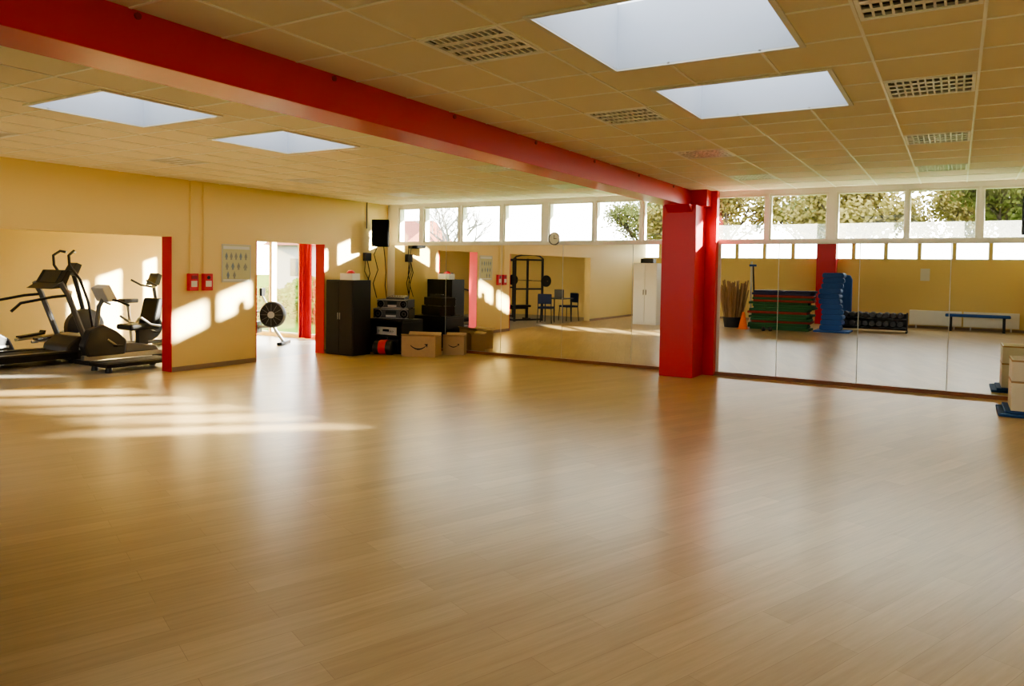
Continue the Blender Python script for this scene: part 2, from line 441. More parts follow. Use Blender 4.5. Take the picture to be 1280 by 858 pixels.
for i, (y,z,r) in enumerate(((-.19,.41,.018),(-.10,.41,.018),(-.01,.41,.018),(.08,.41,.018),(.18,.41,.018),(-.18,.25,.020),(-.07,.25,.020),(.04,.25,.020),(.17,.24,.026),(-.16,.11,.018),(-.04,.11,.018))):
    poly = [(y-r*.4,z+.055),(y+r*.4,z+.055),(y+r*.4,z+.035),(y+r,z+.025),(y+r*1.5,z-.02),(y+r*1.1,z-.025),(y+r*.7,z+.003),(y+r*.8,z-.06),(y+r*.2,z-.06),(y,z-.02),(y-r*.2,z-.06),(y-r*.8,z-.06),(y-r*.7,z+.003),(y-r*1.1,z-.025),(y-r*1.5,z-.02),(y-r,z+.025),(y-r*.4,z+.035)]
    MB().prism(poly, 'x', .008, .010).build('picture', PG if i % 3 else PB, t)
MB().box(.008,-.25,.52,.010,.25,.57).build('header_strip', PW, t)
MB().box(.008,-.25,.015,.010,.25,.04).build('footer_strip', PW, t)

t = thing('loudspeaker', 'black loudspeaker hung high in the far left corner', 'loudspeaker', (-9.58, 10.95, 2.00), R_(25))
MB().prism([(-.17,-.12),(.17,-.12),(.11,.14),(-.11,.14)], 'z', 0, .52).build('cabinet', M['grille'], t, .01)
MB().box(-.15,-.132,.02,.15,-.12,.50).build('grille', M['grille'], t)
MB().sweep([(0,.14,.24),(0,.24,.24)], .02).build('bracket', M['blackmetal'], t)
MB().sweep([(0,.12,.05),(.02,.16,-.2),(.06,.1,-.5),(.03,.16,-.75),(.08,.1,-1.0)], .008, 6).build('cable', M['rubber'], t)
MB().sweep([(-.1,.12,.05),(-.18,.10,-.15),(-.10,.1,-.45),(-.20,.12,-.72),(-.12,.1,-1.0)], .008, 6).build('cable', M['rubber'], t)
tag(MB().rod((XL+.015,10.86,2.35),(XL+.015,10.86,2.86),.01,8).build('conduit', M['dgrey']), 'thin dark conduit dropping from the ceiling beside the corner loudspeaker', 'conduit')
t = thing('cable_box', 'small black junction box with loose cables below the corner loudspeaker', 'junction box', (XL, 10.85, 1.72))
MB().box(0,-.08,0,.08,.08,.16).build('body', M['black'], t, .006)
MB().sweep([(.05,.0,0),(.07,.05,-.25),(.05,-.04,-.5),(.09,.05,-.75)], .008, 6).build('cable', M['rubber'], t)
MB().sweep([(.04,-.05,0),(.05,-.08,-.2),(.08,.06,-.45),(.06,0,-.72)], .006, 6).build('cable', M['rubber'], t)
t = thing('loudspeaker', 'black loudspeaker hanging from the ceiling, cut by the right edge', 'loudspeaker', (.80, 10.45, 2.10), R_(15))
MB().box(-.14,-.12,0,.14,.12,.46).build('cabinet', M['grille'], t, .01)
MB().box(-.12,-.132,.02,.12,-.12,.44).build('grille', M['rubber'], t)
MB().rod((0,0,.46),(0,0,.75),.02).build('bracket', M['blackmetal'], t)
t = thing('wall_clock', 'round pale wall clock mounted above the mirrors', 'clock', (-6.06, YF-.03, 2.15))
MB().lathe([(.105,0),(.115,-.012),(.112,-.03),(.098,-.03),(.096,-.02)], (0,0,0), 'y', 28).build('rim', M['grey'], t, smooth=True)
MB().lathe([(.096,-.021),(.096,-.023)], (0,0,0), 'y', 28).build('dial', M['paper'], t)
MB().box(-.004,-.027,-.01,.004,-.024,.07).build('hand', M['black'], t)
MB().box(-.01,-.027,-.004,.05,-.024,.004).build('hand', M['black'], t)

# ------------------------------------------------------------------ sound corner
t = thing('cupboard', 'tall black cupboard standing right of the doorway', 'cupboard', (-9.52, 10.0, 0))
MB().box(-.33,-.24,0,.33,.22,1.36).build('body', M['black'], t, .006)
MB().box(-.32,-.255,.03,-.005,-.24,1.34).build('door', M['black'], t, .004)
MB().box(.005,-.255,.03,.32,-.24,1.34).build('door', M['black'], t, .004)
MB().box(-.03,-.27,.65,-.018,-.255,.77).build('handle', M['silver'], t)
MB().box(.018,-.27,.65,.03,-.255,.77).build('handle', M['silver'], t)
t = thing('storage_basket', 'white basket holding red cloths on the black cupboard', 'basket', (-9.50, 10.0, 1.36))
bm = MB(); bm.box(-.15,-.10,0,.15,.10,.012).box(-.15,-.10,.012,.15,-.09,.12).box(-.15,.09,.012,.15,.10,.12).box(-.15,-.09,.012,-.14,.09,.12).box(.14,-.09,.012,.15,.09,.12)
bm.build('basket', M['white'], t)
MB().lathe([(.04,0),(.085,.03),(.08,.10),(.05,.14),(.02,.15)], (.02,0,.03), 'z', 14).build('cloth', M['red'], t, smooth=True)
t = thing('audio_shelf', 'low black shelf unit carrying the stereos', 'shelf', (-9.10, 10.82, 0))
bm = MB(); bm.box(-.42,-.3,.58,.42,.3,.63).box(-.42,-.3,.04,-.38,.3,.58).box(.38,-.3,.04,.42,.3,.58).box(-.38,.26,.04,.38,.3,.58).box(-.42,-.3,0,.42,.3,.04).box(-.38,-.3,.30,.38,.26,.33)
bm.build('body', M['black'], t, .003)
def stereo(label, loc, rz, sx, sy, sz, silver=False, cones=False):
    t = thing('stereo_unit', label, 'stereo unit', loc, rz)
    a, b = sx/2, sy/2
    MB().box(-a,-b,0.012,a,b,sz).build('case_body', M['black'], t, .006)
    MB().box(-a+.01,-b-.008,.022,a-.01,-b,sz-.012).build('front_panel', M['silverface'] if silver else M['dgrey'], t, .002)
    e = MB(); e.box(-a,-b-.011,.012,a,-b-.008,.022).box(-a,-b-.011,sz-.014,a,-b-.008,sz-.004); e.build('edge_trim', M['silverface'], t)
    if cones:
        r = sz*.38
        for s in (-1,1):
            MB().lathe([(r*1.12,0),(r*1.12,-.012),(r,-.014),(r*.98,-.006)], (s*(a-r*1.25),-b-.008,sz*.5), 'y', 22).build('speaker_ring', M['grey'], t, smooth=True)
            MB().lathe([(r*.97,-.006),(r*.97,-.009),(r*.3,-.004),(r*.25,-.012)], (s*(a-r*1.25),-b-.008,sz*.5), 'y', 22).build('speaker_cone', M['grille'], t)
        MB().box(-a*.30,-b-.012,sz*.50,a*.30,-b-.008,sz*.80).build('display', M['screen'], t)
        MB().box(-a*.28,-b-.012,sz*.20,a*.28,-b-.008,sz*.38).build('button_row', M['silverface'], t)
    else:
        MB().box(-a*.35,-b-.011,sz*.45,a*.25,-b-.008,sz*.72).build('display', M['screen'], t)
        for s in (-1,.55,.85): MB().lathe([(.016,-.02),(.018,0)], (s*a*.72,-b-.008,sz*.5), 'y', 12).build('knob', M['silver'], t)
    for sx_ in (-1,1):
        for sy_ in (-1,1): MB().box(sx_*(a-.04)-.015,sy_*(b-.04)-.015,0,sx_*(a-.04)+.015,sy_*(b-.04)+.015,.012).build('foot', M['rubber'], t)
stereo('wide black stereo with round speakers on the low shelf, lower of the two', (-9.12,10.80,.63), .36, .70, .36, .20, False, True)
stereo('black stereo with round speakers on top of the wider one', (-9.08,10.80,.83), .28, .62, .34, .17, False, True)
stereo('silver fronted stereo unit inside the low black shelf', (-9.08,10.74,.33), 0, .5, .4, .16, True)
tag(MB().box(-.28,-.2,0,.28,.2,.22).build('amplifier', M['dgrey'], bev=.006, loc=(-9.08,10.74,.04)), 'dark grey amplifier in the bottom of the low black shelf', 'amplifier')
t = thing('mixer', 'small sloping mixing desk on top of the stereos', 'mixer', (-9.06,10.82,1.0), .3)
MB().prism([(-.12,0),(.12,0),(.12,.07),(-.12,.03)], 'x', -.18, .18).build('body', M['dgrey'], t)
for k in range(6): MB().lathe([(.01,0),(.008,.02)], (-.13+.05*k,0,.047), 'z', 8).build('knob', M['silver'], t)
t = thing('sports_bag', 'red and black bag on the floor left of the cardboard box', 'bag', (-8.95,10.32,0), .3)
MB().lathe([(.10,-.20),(.13,-.17),(.13,.17),(.10,.20)], (0,0,.13), 'x', 18).build('body', M['black'], t, smooth=True)
MB().lathe([(.134,-.07),(.136,-.06),(.136,.06),(.134,.07)], (0,0,.136), 'x', 18).build('band', M['red'], t, smooth=True)
MB().sweep([(-.1,0,.26),(-.07,0,.33),(.07,0,.33),(.1,0,.26)], .01).build('strap', M['rubber'], t)
def smile(parent, w, z, yv):
    n = 14; up = []; lo = []
    for k in range(n+1):
        u = -1+2*k/n; zz = -.22*w*(1-u*u); th = .05*w*(1-.5*abs(u))
        up.append((u*w*.5, z+zz+th)); lo.append((u*w*.5, z+zz-th))
    m = MB(); m.prism(up + lo[::-1], 'y', yv-.002, yv)
    m.prism([(w*.36,z+.10*w),(w*.60,z+.12*w),(w*.56,z-.12*w),(w*.50,z+.02*w)], 'y', yv-.002, yv)
    m.build('smile_mark', M['black'], parent)
def carton(label, loc, rz, sx, sy, sz):
    t = thing('cardboard_box', label, 'box', loc, rz)
    a, b = sx/2, sy/2
    m = MB(); m.box(-a,-b,0,a,b,.006).box(-a,-b,.006,a,-b+.006,sz).box(-a,b-.006,.006,a,b,sz).box(-a,-b+.006,.006,-a+.006,b-.006,sz).box(a-.006,-b+.006,.006,a,b-.006,sz)
    m.build('box_body', M['card'], t)
    MB().prism([(-b,sz),(-b+.006,sz),(-b-.05,sz+.04),(-b-.054,sz+.035)], 'x', -a+.01, a-.01).build('flap', M['card'], t)
    MB().prism([(b,sz),(b-.006,sz),(b+.04,sz+.05),(b+.046,sz+.048)], 'x', -a+.01, a-.01).build('flap', M['card'], t)
    smile(t, sx*.46, sz*.55, -b)
carton('wide open cardboard box with a black smile arrow, beside the sports bag', (-8.30,10.60,0), R_(20), .64, .38, .37)
carton('smaller cardboard box with a smile arrow, against the mirror', (-7.98,11.19,0), R_(25), .40, .30, .34)

# ------------------------------------------------------------------ gym machines in the cardio room
def treadmill(label, loc, rz):
    t = thing('treadmill', label, 'treadmill', loc, rz)
    MB().box(-.40,-.75,.08,.40,.6,.17).build('deck', M['rubber'], t, .01)
    MB().box(-.26,-.75,.17,.26,.5,.182).build('running_belt', M['rubber'], t)
    for s in (-1,1):
        MB().box(s*.27,-.75,.17,s*.41,.5,.20).build('side_rail', M['dgrey'], t, .006)
        MB().box(s*.30,-.72,0,s*.38,-.62,.08).build('foot', M['rubber'], t)
        MB().box(s*.30,.5,0,s*.38,.62,.08).build('foot', M['rubber'], t)
        MB().sweep([(s*.40,.80,.12),(s*.40,.66,.5),(s*.40,.44,1.10),(s*.38,.34,1.28)], .045, 8).build('upright', M['grey'], t, smooth=True)
        MB().sweep([(s*.40,.44,1.08),(s*.42,.2,1.06),(s*.42,-.25,.98),(s*.42,-.38,.86)], .022, 8).build('handrail', M['black'], t, smooth=True)
    MB().prism([(.40,.05),(1.02,.05),(1.08,.16),(1.0,.34),(.84,.44),(.64,.42),(.46,.28)], 'x', -.38, .38).build('motor_hood', M['dgrey'], t, .03)
    MB().box(-.385,.62,.20,.385,.98,.24).build('hood_band', M['silverface'], t, .004)
    MB().prism([(.20,1.18),(.42,1.20),(.52,1.46),(.46,1.48),(.34,1.27)], 'x', -.38, .38).build('console', M['black'], t, .012)
    MB().prism([(.335,1.28),(.35,1.275),(.455,1.465),(.44,1.47)], 'x', -.24, .24).build('screen', M['screen'], t)
    return t
treadmill('grey treadmill facing the windows, nearest the wide opening', (-12.35,5.85,0), 0)
treadmill('dark treadmill at the left edge behind the nearer one', (-13.5,5.0,0), 0)
def elliptical(label, loc, rz):
    t = thing('cross_trainer', label, 'cross trainer', loc, rz)
    m = MB(); m.box(-.05,-.75,.04,.05,.75,.11); m.build('base_frame', M['grey'], t, .01)
    MB().box(-.3,-.78,0,.3,-.70,.06).build('foot', M['dgrey'], t, .01)
    MB().box(-.3,.68,0,.3,.76,.06).build('foot', M['dgrey'], t, .01)
    MB().lathe([(.06,-.11),(.28,-.10),(.33,-.06),(.33,.06),(.28,.10),(.06,.11)], (0,.42,.44), 'x', 28).build('flywheel_housing', M['dgrey'], t, smooth=True)
    MB().sweep([(0,.5,.3),(0,.36,.9),(0,.22,1.45)], .04, 10).build('mast', M['dgrey'], t, smooth=True)
    MB().prism([(.10,1.38),(.24,1.36),(.32,1.56),(.22,1.60)], 'x', -.13, .13).build('console', M['dgrey'], t, .015)
    for s in (-1,1):
        MB().sweep([(s*.30,.42,.35),(s*.29,.33,.9),(s*.27,.20,1.3),(s*.25,.03,1.55),(s*.25,.02,1.72),(s*.22,.12,1.80),(s*.14,.18,1.78)], .024, 8).build('arm', M['black'], t, smooth=True)
        MB().sweep([(s*.27,.40,.40),(s*.27,0,.30),(s*.27,-.6,.26)], .025, 8).build('pedal_bar', M['silver'], t, smooth=True)
        MB().prism([(-.55,.29),(-.15,.33),(-.13,.40),(-.16,.40),(-.18,.36),(-.55,.32)], 'x', s*.20, s*.36).build('pedal', M['black'], t, .006)
    return t
elliptical('cross trainer with tall curved arms behind the treadmill', (-13.45,6.95,0), 0)
def recumbent(label, loc, rz):
    t = thing('exercise_bike', label, 'exercise bike', loc, rz)
    MB().box(-.05,-.7,.06,.05,.7,.14).build('base_frame', M['silver'], t, .01)
    MB().box(-.28,-.72,0,.28,-.64,.07).build('foot', M['dgrey'], t, .01)
    MB().box(-.25,.62,0,.25,.70,.07).build('foot', M['dgrey'], t, .01)
    MB().prism([(.05,.12),(.66,.12),(.72,.30),(.62,.54),(.40,.62),(.18,.50),(.02,.35)], 'x', -.09, .09).build('drive_housing', M['dgrey'], t, .03)
    MB().prism([(-.55,.14),(.05,.14),(.05,.30),(-.20,.28),(-.50,.22)], 'x', -.07, .07).build('rear_shroud', M['grey'], t, .02)
    MB().sweep([(0,.48,.5),(0,.44,.90),(0,.34,1.08)], .035, 10).build('mast', M['grey'], t, smooth=True)
    MB().prism([(.22,1.00),(.38,.98),(.48,1.20),(.36,1.26)], 'x', -.17, .17).build('console', M['silverface'], t, .015)
    MB().prism([(.27,1.07),(.285,1.06),(.375,1.21),(.36,1.215)], 'x', -.12, .12).build('screen', M['screen'], t)
    MB().sweep([(-.26,.10,.92),(-.26,.28,1.00),(0,.36,1.02),(.26,.28,1.00),(.26,.10,.92)], .02, 8).build('handlebar', M['black'], t, smooth=True)
    MB().box(-.05,-.36,.14,.05,-.20,.50).build('seat_post', M['dgrey'], t)
    MB().box(-.22,-.48,.50,.22,.04,.60).build('seat', M['black'], t, .035)
    MB().prism([(-.34,.60),(-.44,1.02),(-.54,1.02),(-.48,.58)], 'x', -.21, .21).build('backrest', M['black'], t, .03)
    for s in (-1,1):
        MB().sweep([(s*.24,-.45,.56),(s*.29,-.25,.60),(s*.29,-.08,.72)], .02, 8).build('side_handle', M['silver'], t, smooth=True)
        MB().rod((s*.09,.35,.38),(s*.13,.35+s*.12,.38+s*.1),.015).build('crank', M['silver'], t)
        MB().box(s*.13,.30+s*.12,.36+s*.1,s*.24,.40+s*.12,.39+s*.1).build('pedal', M['black'], t)
    return t
recumbent('recumbent exercise bike with pale console and black backrest', (-11.65,7.05,0), PI)
def upright(label, loc, rz):
    t = thing('exercise_bike', label, 'exercise bike', loc, rz)
    MB().box(-.05,-.5,.05,.05,.5,.12).build('base_frame', M['grey'], t, .01)
    MB().box(-.27,-.54,0,.27,-.46,.07).build('foot', M['dgrey'], t, .01)
    MB().box(-.27,.46,0,.27,.54,.07).build('foot', M['dgrey'], t, .01)
    MB().lathe([(.05,-.09),(.24,-.08),(.27,-.04),(.27,.04),(.24,.08),(.05,.09)], (0,.22,.38), 'x', 26).build('drive_housing', M['dgrey'], t, smooth=True)
    MB().sweep([(0,-.12,.12),(0,-.2,.85)], .03, 10).build('seat_post', M['silver'], t, smooth=True)
    MB().prism([(-.12,-.34),(.12,-.34),(.10,-.18),(.035,0),(-.035,0),(-.10,-.18)], 'z', .85, .93).build('saddle', M['black'], t, .02)
    MB().sweep([(0,.30,.5),(0,.36,.95),(0,.32,1.2)], .035, 10).build('mast', M['grey'], t, smooth=True)
    MB().sweep([(-.24,.02,1.28),(-.25,.22,1.18),(0,.32,1.14),(.25,.22,1.18),(.24,.02,1.28)], .02, 8).build('handlebar', M['black'], t, smooth=True)
    MB().prism([(.24,1.18),(.36,1.18),(.42,1.38),(.34,1.42)], 'x', -.14, .14).build('console', M['dgrey'], t, .012)
    for s in (-1,1):
        MB().rod((s*.09,.16,.36),(s*.12,.16+s*.13,.36-s*.08),.014).build('crank', M['silver'], t)
        MB().box(s*.12,.11+s*.13,.35-s*.08,s*.22,.21+s*.13,.375-s*.08).build('pedal', M['black'], t)
    return t
upright('upright exercise bike behind the recumbent one', (-13.4,8.35,0), 0)
t = thing('step_platform', 'low black platform on the floor at the wide opening', 'platform', (-10.72,6.58,0))
MB().box(-.25,-.52,.07,.25,.55,.13).build('top', M['black'], t, .015)
MB().box(-.22,-.49,.13,.22,.52,.136).build('tread_mat', M['rubber'], t)
for sx in (-1,1):
    for sy in (-1,1): MB().lathe([(.05,0),(.04,.07)], (sx*.18,sy*.46,0), 'z', 12).build('foot', M['dgrey'], t)
t = thing('rowing_machine', 'rowing machine with round black fan cage seen in the doorway', 'rowing machine', (-11.9,10.3,0), R_(211.1))
MB().lathe([(.05,-.10),(.24,-.08),(.27,-.04),(.27,.04),(.24,.08),(.05,.10)], (0,0,.60), 'y', 30).build('fan_cage', M['black'], t, smooth=True)
MB().lathe([(.07,-.108),(.07,.108)], (0,0,.60), 'y', 20).build('hub', M['silver'], t)
for k in range(12):
    a = 2*PI*k/12
    MB().rod((.08*math.cos(a),.098,.60+.08*math.sin(a)),(.22*math.cos(a),.088,.60+.22*math.sin(a)),.005,6).build('spoke', M['grey'], t)
MB().sweep([(-.22,0,.06),(-.05,0,.3),(.05,0,.55)], .035).build('front_leg', M['silver'], t, smooth=True)
MB().sweep([(.05,-.0,.36),(.4,0,.34),(1.45,0,.38)], .035).build('monorail', M['silver'], t, smooth=True)
MB().box(-.28,-.3,0,-.18,.3,.06).build('foot', M['black'], t, .01)
MB().box(1.3,-.2,0,1.38,.2,.05).build('foot', M['black'], t, .01)
MB().rod((1.34,0,.03),(1.3,0,.37),.03).build('rear_leg', M['silver'], t)
MB().box(.8,-.17,.42,1.1,.17,.47).build('seat', M['black'], t, .02)
MB().box(.28,-.2,.22,.34,.2,.46).build('footrest', M['black'], t, .01)
MB().sweep([(.05,0,.70),(.22,0,1.0)], .02).build('monitor_arm', M['silver'], t)
MB().box(.18,-.1,.98,.24,.1,1.14).build('monitor', M['black'], t, .01)
MB().rod((.3,-.25,.66),(.3,.25,.66),.018).build('handle', M['black'], t)

def curtain(label, x0, x1, y, z0, z1):
    bm = MB(); n = 40; A = []; B = []
    for k in range(n+1):
        x = x0+(x1-x0)*k/n; yy = y + .05*math.sin(k*1.35) + .015*math.sin(k*.6)
        A.append(bm.bm.verts.new((x,yy,z0))); B.append(bm.bm.verts.new((x + .01*math.sin(k),yy*1.0,z1)))
    for k in range(n): bm.bm.faces.new((A[k],A[k+1],B[k+1],B[k]))
    o = bm.build('curtain', M['curtain'], smooth=False)
    for p in o.data.polygons: p.use_smooth = True
    s = o.modifiers.new('s','SOLIDIFY'); s.thickness = .006
    return tag(o, label, 'curtain')
curtain('gathered bright red curtain hanging by the tall window in the doorway', -12.26, -11.90, 11.34, .04, 2.5)
tag(MB().rod((-14.3,11.34,2.51),(-11.2,11.34,2.51),.013).build('curtain_rail', M['silver']), 'thin metal rail carrying the red curtain', 'curtain rail')

# ------------------------------------------------------------------ things seen in the mirrors
t = thing('power_rack', 'dark training rack with barbell reflected in the mirror', 'training rack', (-12.1,2.8,0), R_(28))
for sx in (-1,0,1):
    for sy in (-1,1):
        MB().box(sx*.88-.028,sy*.5-.028,0,sx*.88+.028,sy*.5+.028,1.95).build('post', M['rackmetal'], t)
m = MB()
for z in (.05,1.0,1.90):
    for sx in (-1,1): m.box(sx*.88-.025,-.47,z-.025,sx*.88+.025,.47,z+.025)
m.box(-.85,.475,1.875,.85,.525,1.925).box(-.85,.475,.02,.85,.525,.07)
m.build('crossbar', M['rackmetal'], t)
MB().sweep([(-.88,-.5,1.95),(-.7,-.5,2.03),(-.35,-.5,2.07),(.35,-.5,2.07),(.7,-.5,2.03),(.88,-.5,1.95)], .025).build('curved_top_bar', M['rackmetal'], t, smooth=True)
MB().rod((-1.08,-.56,1.25),(1.08,-.56,1.25),.014).build('barbell', M['chrome'], t)
for s in (-1,1): MB().lathe([(.18,-.02),(.18,.02)], (s*1.0,-.56,1.25), 'x', 24).build('weight_plate', M['black'], t)
t = thing('weight_bench', 'flat black weight bench under the reflected barbell', 'bench', (-11.95,2.85,0), R_(28))
MB().box(-.14,-.45,.40,.14,.45,.47).build('pad', M['black'], t, .02)
MB().box(-.04,-.40,.34,.04,.40,.40).build('spine', M['blackmetal'], t)
for y in (-.36,.36):
    MB().box(-.20,y-.03,0,.20,y+.03,.05).box(-.03,y-.03,.05,.03,y+.03,.34).build('leg', M['blackmetal'], t)
def table(label, loc, rz):
    t = thing('table', label, 'table', loc, rz)
    MB().box(-.35,-.35,.71,.35,.35,.74).build('tabletop', M['dgrey'], t, .004)
    for sx in (-1,1):
        for sy in (-1,1): MB().rod((sx*.3,sy*.3,0),(sx*.3,sy*.3,.71),.018).build('leg', M['blackmetal'], t)
table('small table beside the training rack in the reflection', (-10.52,2.75,0), 0)
def chair(label, loc, rz):
    t = thing('chair', label, 'chair', loc, rz)
    MB().box(-.22,-.22,.43,.22,.22,.49).build('seat', M['bluefab'], t, .02)
    MB().box(-.21,.20,.58,.21,.25,.88).build('backrest', M['bluefab'], t, .02)
    for sx in (-1,1):
        MB().sweep([(sx*.22,-.22,0),(sx*.20,-.2,.43)], .013).build('leg', M['blackmetal'], t)
        MB().sweep([(sx*.22,.25,0),(sx*.20,.22,.43),(sx*.20,.24,.85)], .013).build('leg', M['blackmetal'], t)
chair('dark blue padded chair by the small table, facing it', (-10.5,2.1,0), PI+.5)
chair('dark blue padded chair pushed to the far side of the small table', (-10.6,3.4,0), -.3)
tag(MB().box(-.16,-.02,0,.16,.02,.26).build('monitor', M['black'], bev=.006, loc=(-10.5,2.75,.74)), 'small black screen standing on the reflected table', 'monitor')
t = thing('metal_cabinet', 'tall white metal cabinet reflected left of the red column', 'cabinet', (-8.0,1.75,0))
MB().box(-.37,-.25,0,.37,.25,1.85).build('body', M['white'], t, .006)
for s in (-1,1):
    MB().box(s*.005,.25,.05,s*.36,.265,1.82).build('door', M['white'], t, .004)
    MB().box(s*.03,.265,.9,s*.05,.28,1.05).build('handle', M['dgrey'], t)
tag(MB().box(-.2,-.13,0,.2,.13,.14).build('storage_case', M['black'], bev=.01, loc=(-8.0,1.75,1.85)), 'small black case lying on top of the white cabinet', 'case')
seq = 'GGGRGGGRGGGGRGRPP'
ordw = ['','second','third','fourth','fifth','sixth','seventh','eighth','ninth','tenth','eleventh','twelfth','thirteenth','fourteenth','fifteenth','sixteenth']
for i, ch in enumerate(seq):
    m = {'G':M['green'],'R':M['redfoam'],'D':M['dgrey'],'P':M['purple']}[ch]; cname = {'G':'green','R':'red','D':'dark grey','P':'dark blue'}[ch]
    o = MB().box(-.80,-.35,0,.80,.35,.064).build('exercise_mat', m, bev=.012, loc=(-4.22+random.uniform(-.11,.11), 1.0+random.uniform(-.07,.07), .066*i), rot=(0,0,random.uniform(-.07,.07)))
    place = 'at the bottom' if i == 0 else ('at the very top' if i == len(seq)-1 else 'counted %s from the floor' % ordw[i])
    tag(o, '%s foam exercise mat %s of the low mat pile' % (cname, place), 'mat', 'foam mats in the reflected pile')
tag(MB().box(-.46,-.4,0,.46,.4,.05).build('landing_mat', M['blue'], bev=.015, loc=(-2.90,.85,0)), 'flat blue mat under the tall blue pile', 'mat')
for i in range(11):
    t = thing('step_board', 'blue rounded step board in the tall pile', 'step board', (-2.95+.045*math.sin(i*.8), .85, .05+.145*i), .10*math.sin(i*1.3), 'blue step boards in the tall pile')
    if i == 0:
        sb = MB(); sb.prism([(-.25,0),(.25,0),(.285,.05),(.27,.12),(.23,.144),(-.23,.144),(-.27,.12),(-.285,.05)], 'y', -.2, .2); proto = sb.build('board', M['blue'], t, .012)
    else:
        c = proto.copy(); COL.objects.link(c); c.parent = t
tag(MB().prism([(-.18,0),(.18,0),(.18,1.45),(.12,1.58),(-.10,1.60),(-.18,1.50)], 'y', -.07, .07).build('folded_mat', M['blue'], bev=.02, loc=(-2.85,-1.2,0)), 'tall blue folded mat standing upright behind the blue pile', 'mat')
bx, by = -5.62, 1.0
t = thing('stick_bin', 'dark round bin holding wooden sticks in the reflection', 'bin', (bx,by,0))
b = MB(); b.lathe([(.24,0),(.29,.30),(.275,.30),(.23,.02)], (0,0,0), 'z', 22); b.build('bin_body', M['dgrey'], t, smooth=True)
n = 56
for i in range(n):
    a = i*2.39996; r = .20*math.sqrt((i+.5)/n)
    p = Vector((bx+r*math.cos(a), by+r*math.sin(a), .03)); rr = r*2.2
    q_ = Vector((bx+rr*math.cos(a), by+rr*math.sin(a), random.uniform(1.10,1.40)))
    tag(MB().rod(p, q_, .020, 6).build('wooden_stick', M['wood']), 'wooden gymnastic stick standing in the dark bin', 'stick', 'wooden sticks in the bin')
t = thing('traffic_cone', 'small orange cone beside the stick bin in the reflection', 'cone', (-5.20,1.5,0))
MB().lathe([(.13,.02),(.04,.46),(.02,.48)], (0,0,0), 'z', 20).build('cone_body', M['orange'], t, smooth=True)
MB().box(-.15,-.15,0,.15,.15,.02).build('base', M['orange'], t, .005)
t = thing('pole_stand', 'tall pale pole stand beside the mat pile in the reflection', 'stand', (-5.25,.45,0))
MB().rod((0,0,.02),(0,0,1.95),.03).build('pole', M['white'], t)
MB().rod((.14,0,.02),(.05,0,1.80),.022).build('pole', M['dgrey'], t)
MB().lathe([(.2,0),(.2,.02),(.03,.05)], (.03,0,0), 'z', 22).build('base', M['silver'], t)
MB().box(-.06,-.03,1.80,.14,.03,1.86).build('clamp', M['blue'], t)
t = thing('weight_rack', 'low black weight rack reflected right of the blue pile', 'weight rack', (-2.0,-.2,0))
for s in (-1,1):
    MB().prism([(-.25,0),(.25,0),(.25,.05),(.1,.05),(.0,.56),(-.06,.56),(-.05,.05),(-.25,.05)], 'x', s*.86-.02, s*.86+.02).build('side_frame', M['blackmetal'], t)
for z, y in ((.12,.10),(.36,.02)):
    MB().box(-.84,y-.15,z,.84,y+.15,z+.03).build('rack_shelf', M['blackmetal'], t)
MB().box(-.84,-.20,.05,.84,-.16,.52).build('back_panel', M['blackmetal'], t)
def dumbbell(label, loc, rz, group=None, r=.06):
    t = thing('dumbbell', label, 'dumbbell', loc, rz, group)
    MB().rod((0,-.06,r),(0,.06,r),.015).build('grip', M['grey'], t)
    for s in (-1,1): MB().lathe([(r*.85,s*.055),(r,s*.07),(r,s*.12),(r*.85,s*.135)], (0,0,r), 'y', 16).build('weight_head', M['dgrey'], t, smooth=True)
    return t
for i in range(9):
    t = dumbbell('black dumbbell on the lower shelf of the weight rack' , (-2.70+.175*i, -.10, .15), 0, 'dumbbells on the lower rack shelf', .082+.001*(i%3))
for i in range(9):
    t = dumbbell('black dumbbell on the upper shelf of the weight rack' , (-2.70+.175*i, -.18, .39), 0, 'dumbbells on the upper rack shelf', .084-.006*(i%2))
dumbbell('black dumbbell lying on the floor at the left edge', (-4.46,1.88,0), R_(60))
t = thing('bench', 'long blue padded bench against the back wall in the reflection', 'bench', (.55,-2.2,0))
MB().box(-.8,-.17,.42,.8,.17,.50).build('bench_top', M['blue'], t, .02)
for s in (-1,1): MB().box(s*.65-.03,-.14,0,s*.65+.03,.14,.42).build('leg', M['blackmetal'], t)
for i, x in enumerate((-.52,.90)):
    t = thing('radiator', ['white low radiator at the back wall nearest the weight rack','white low radiator behind the blue bench'][i], 'radiator', (x,YB+.10,.10))
    MB().box(-.69,-.035,0,.69,.035,.45).build('panel', M['white'], t, .01)
    for s in (-1,1): MB().box(s*.5-.02,-.08,-.10,s*.5+.02,.0,.02).build('bracket', M['white'], t)
tag(MB().box(-.95,YB,1.45,-.70,YB+.01,1.82).build('notice', M['paper']), 'white sheet pinned on the back yellow wall', 'notice')

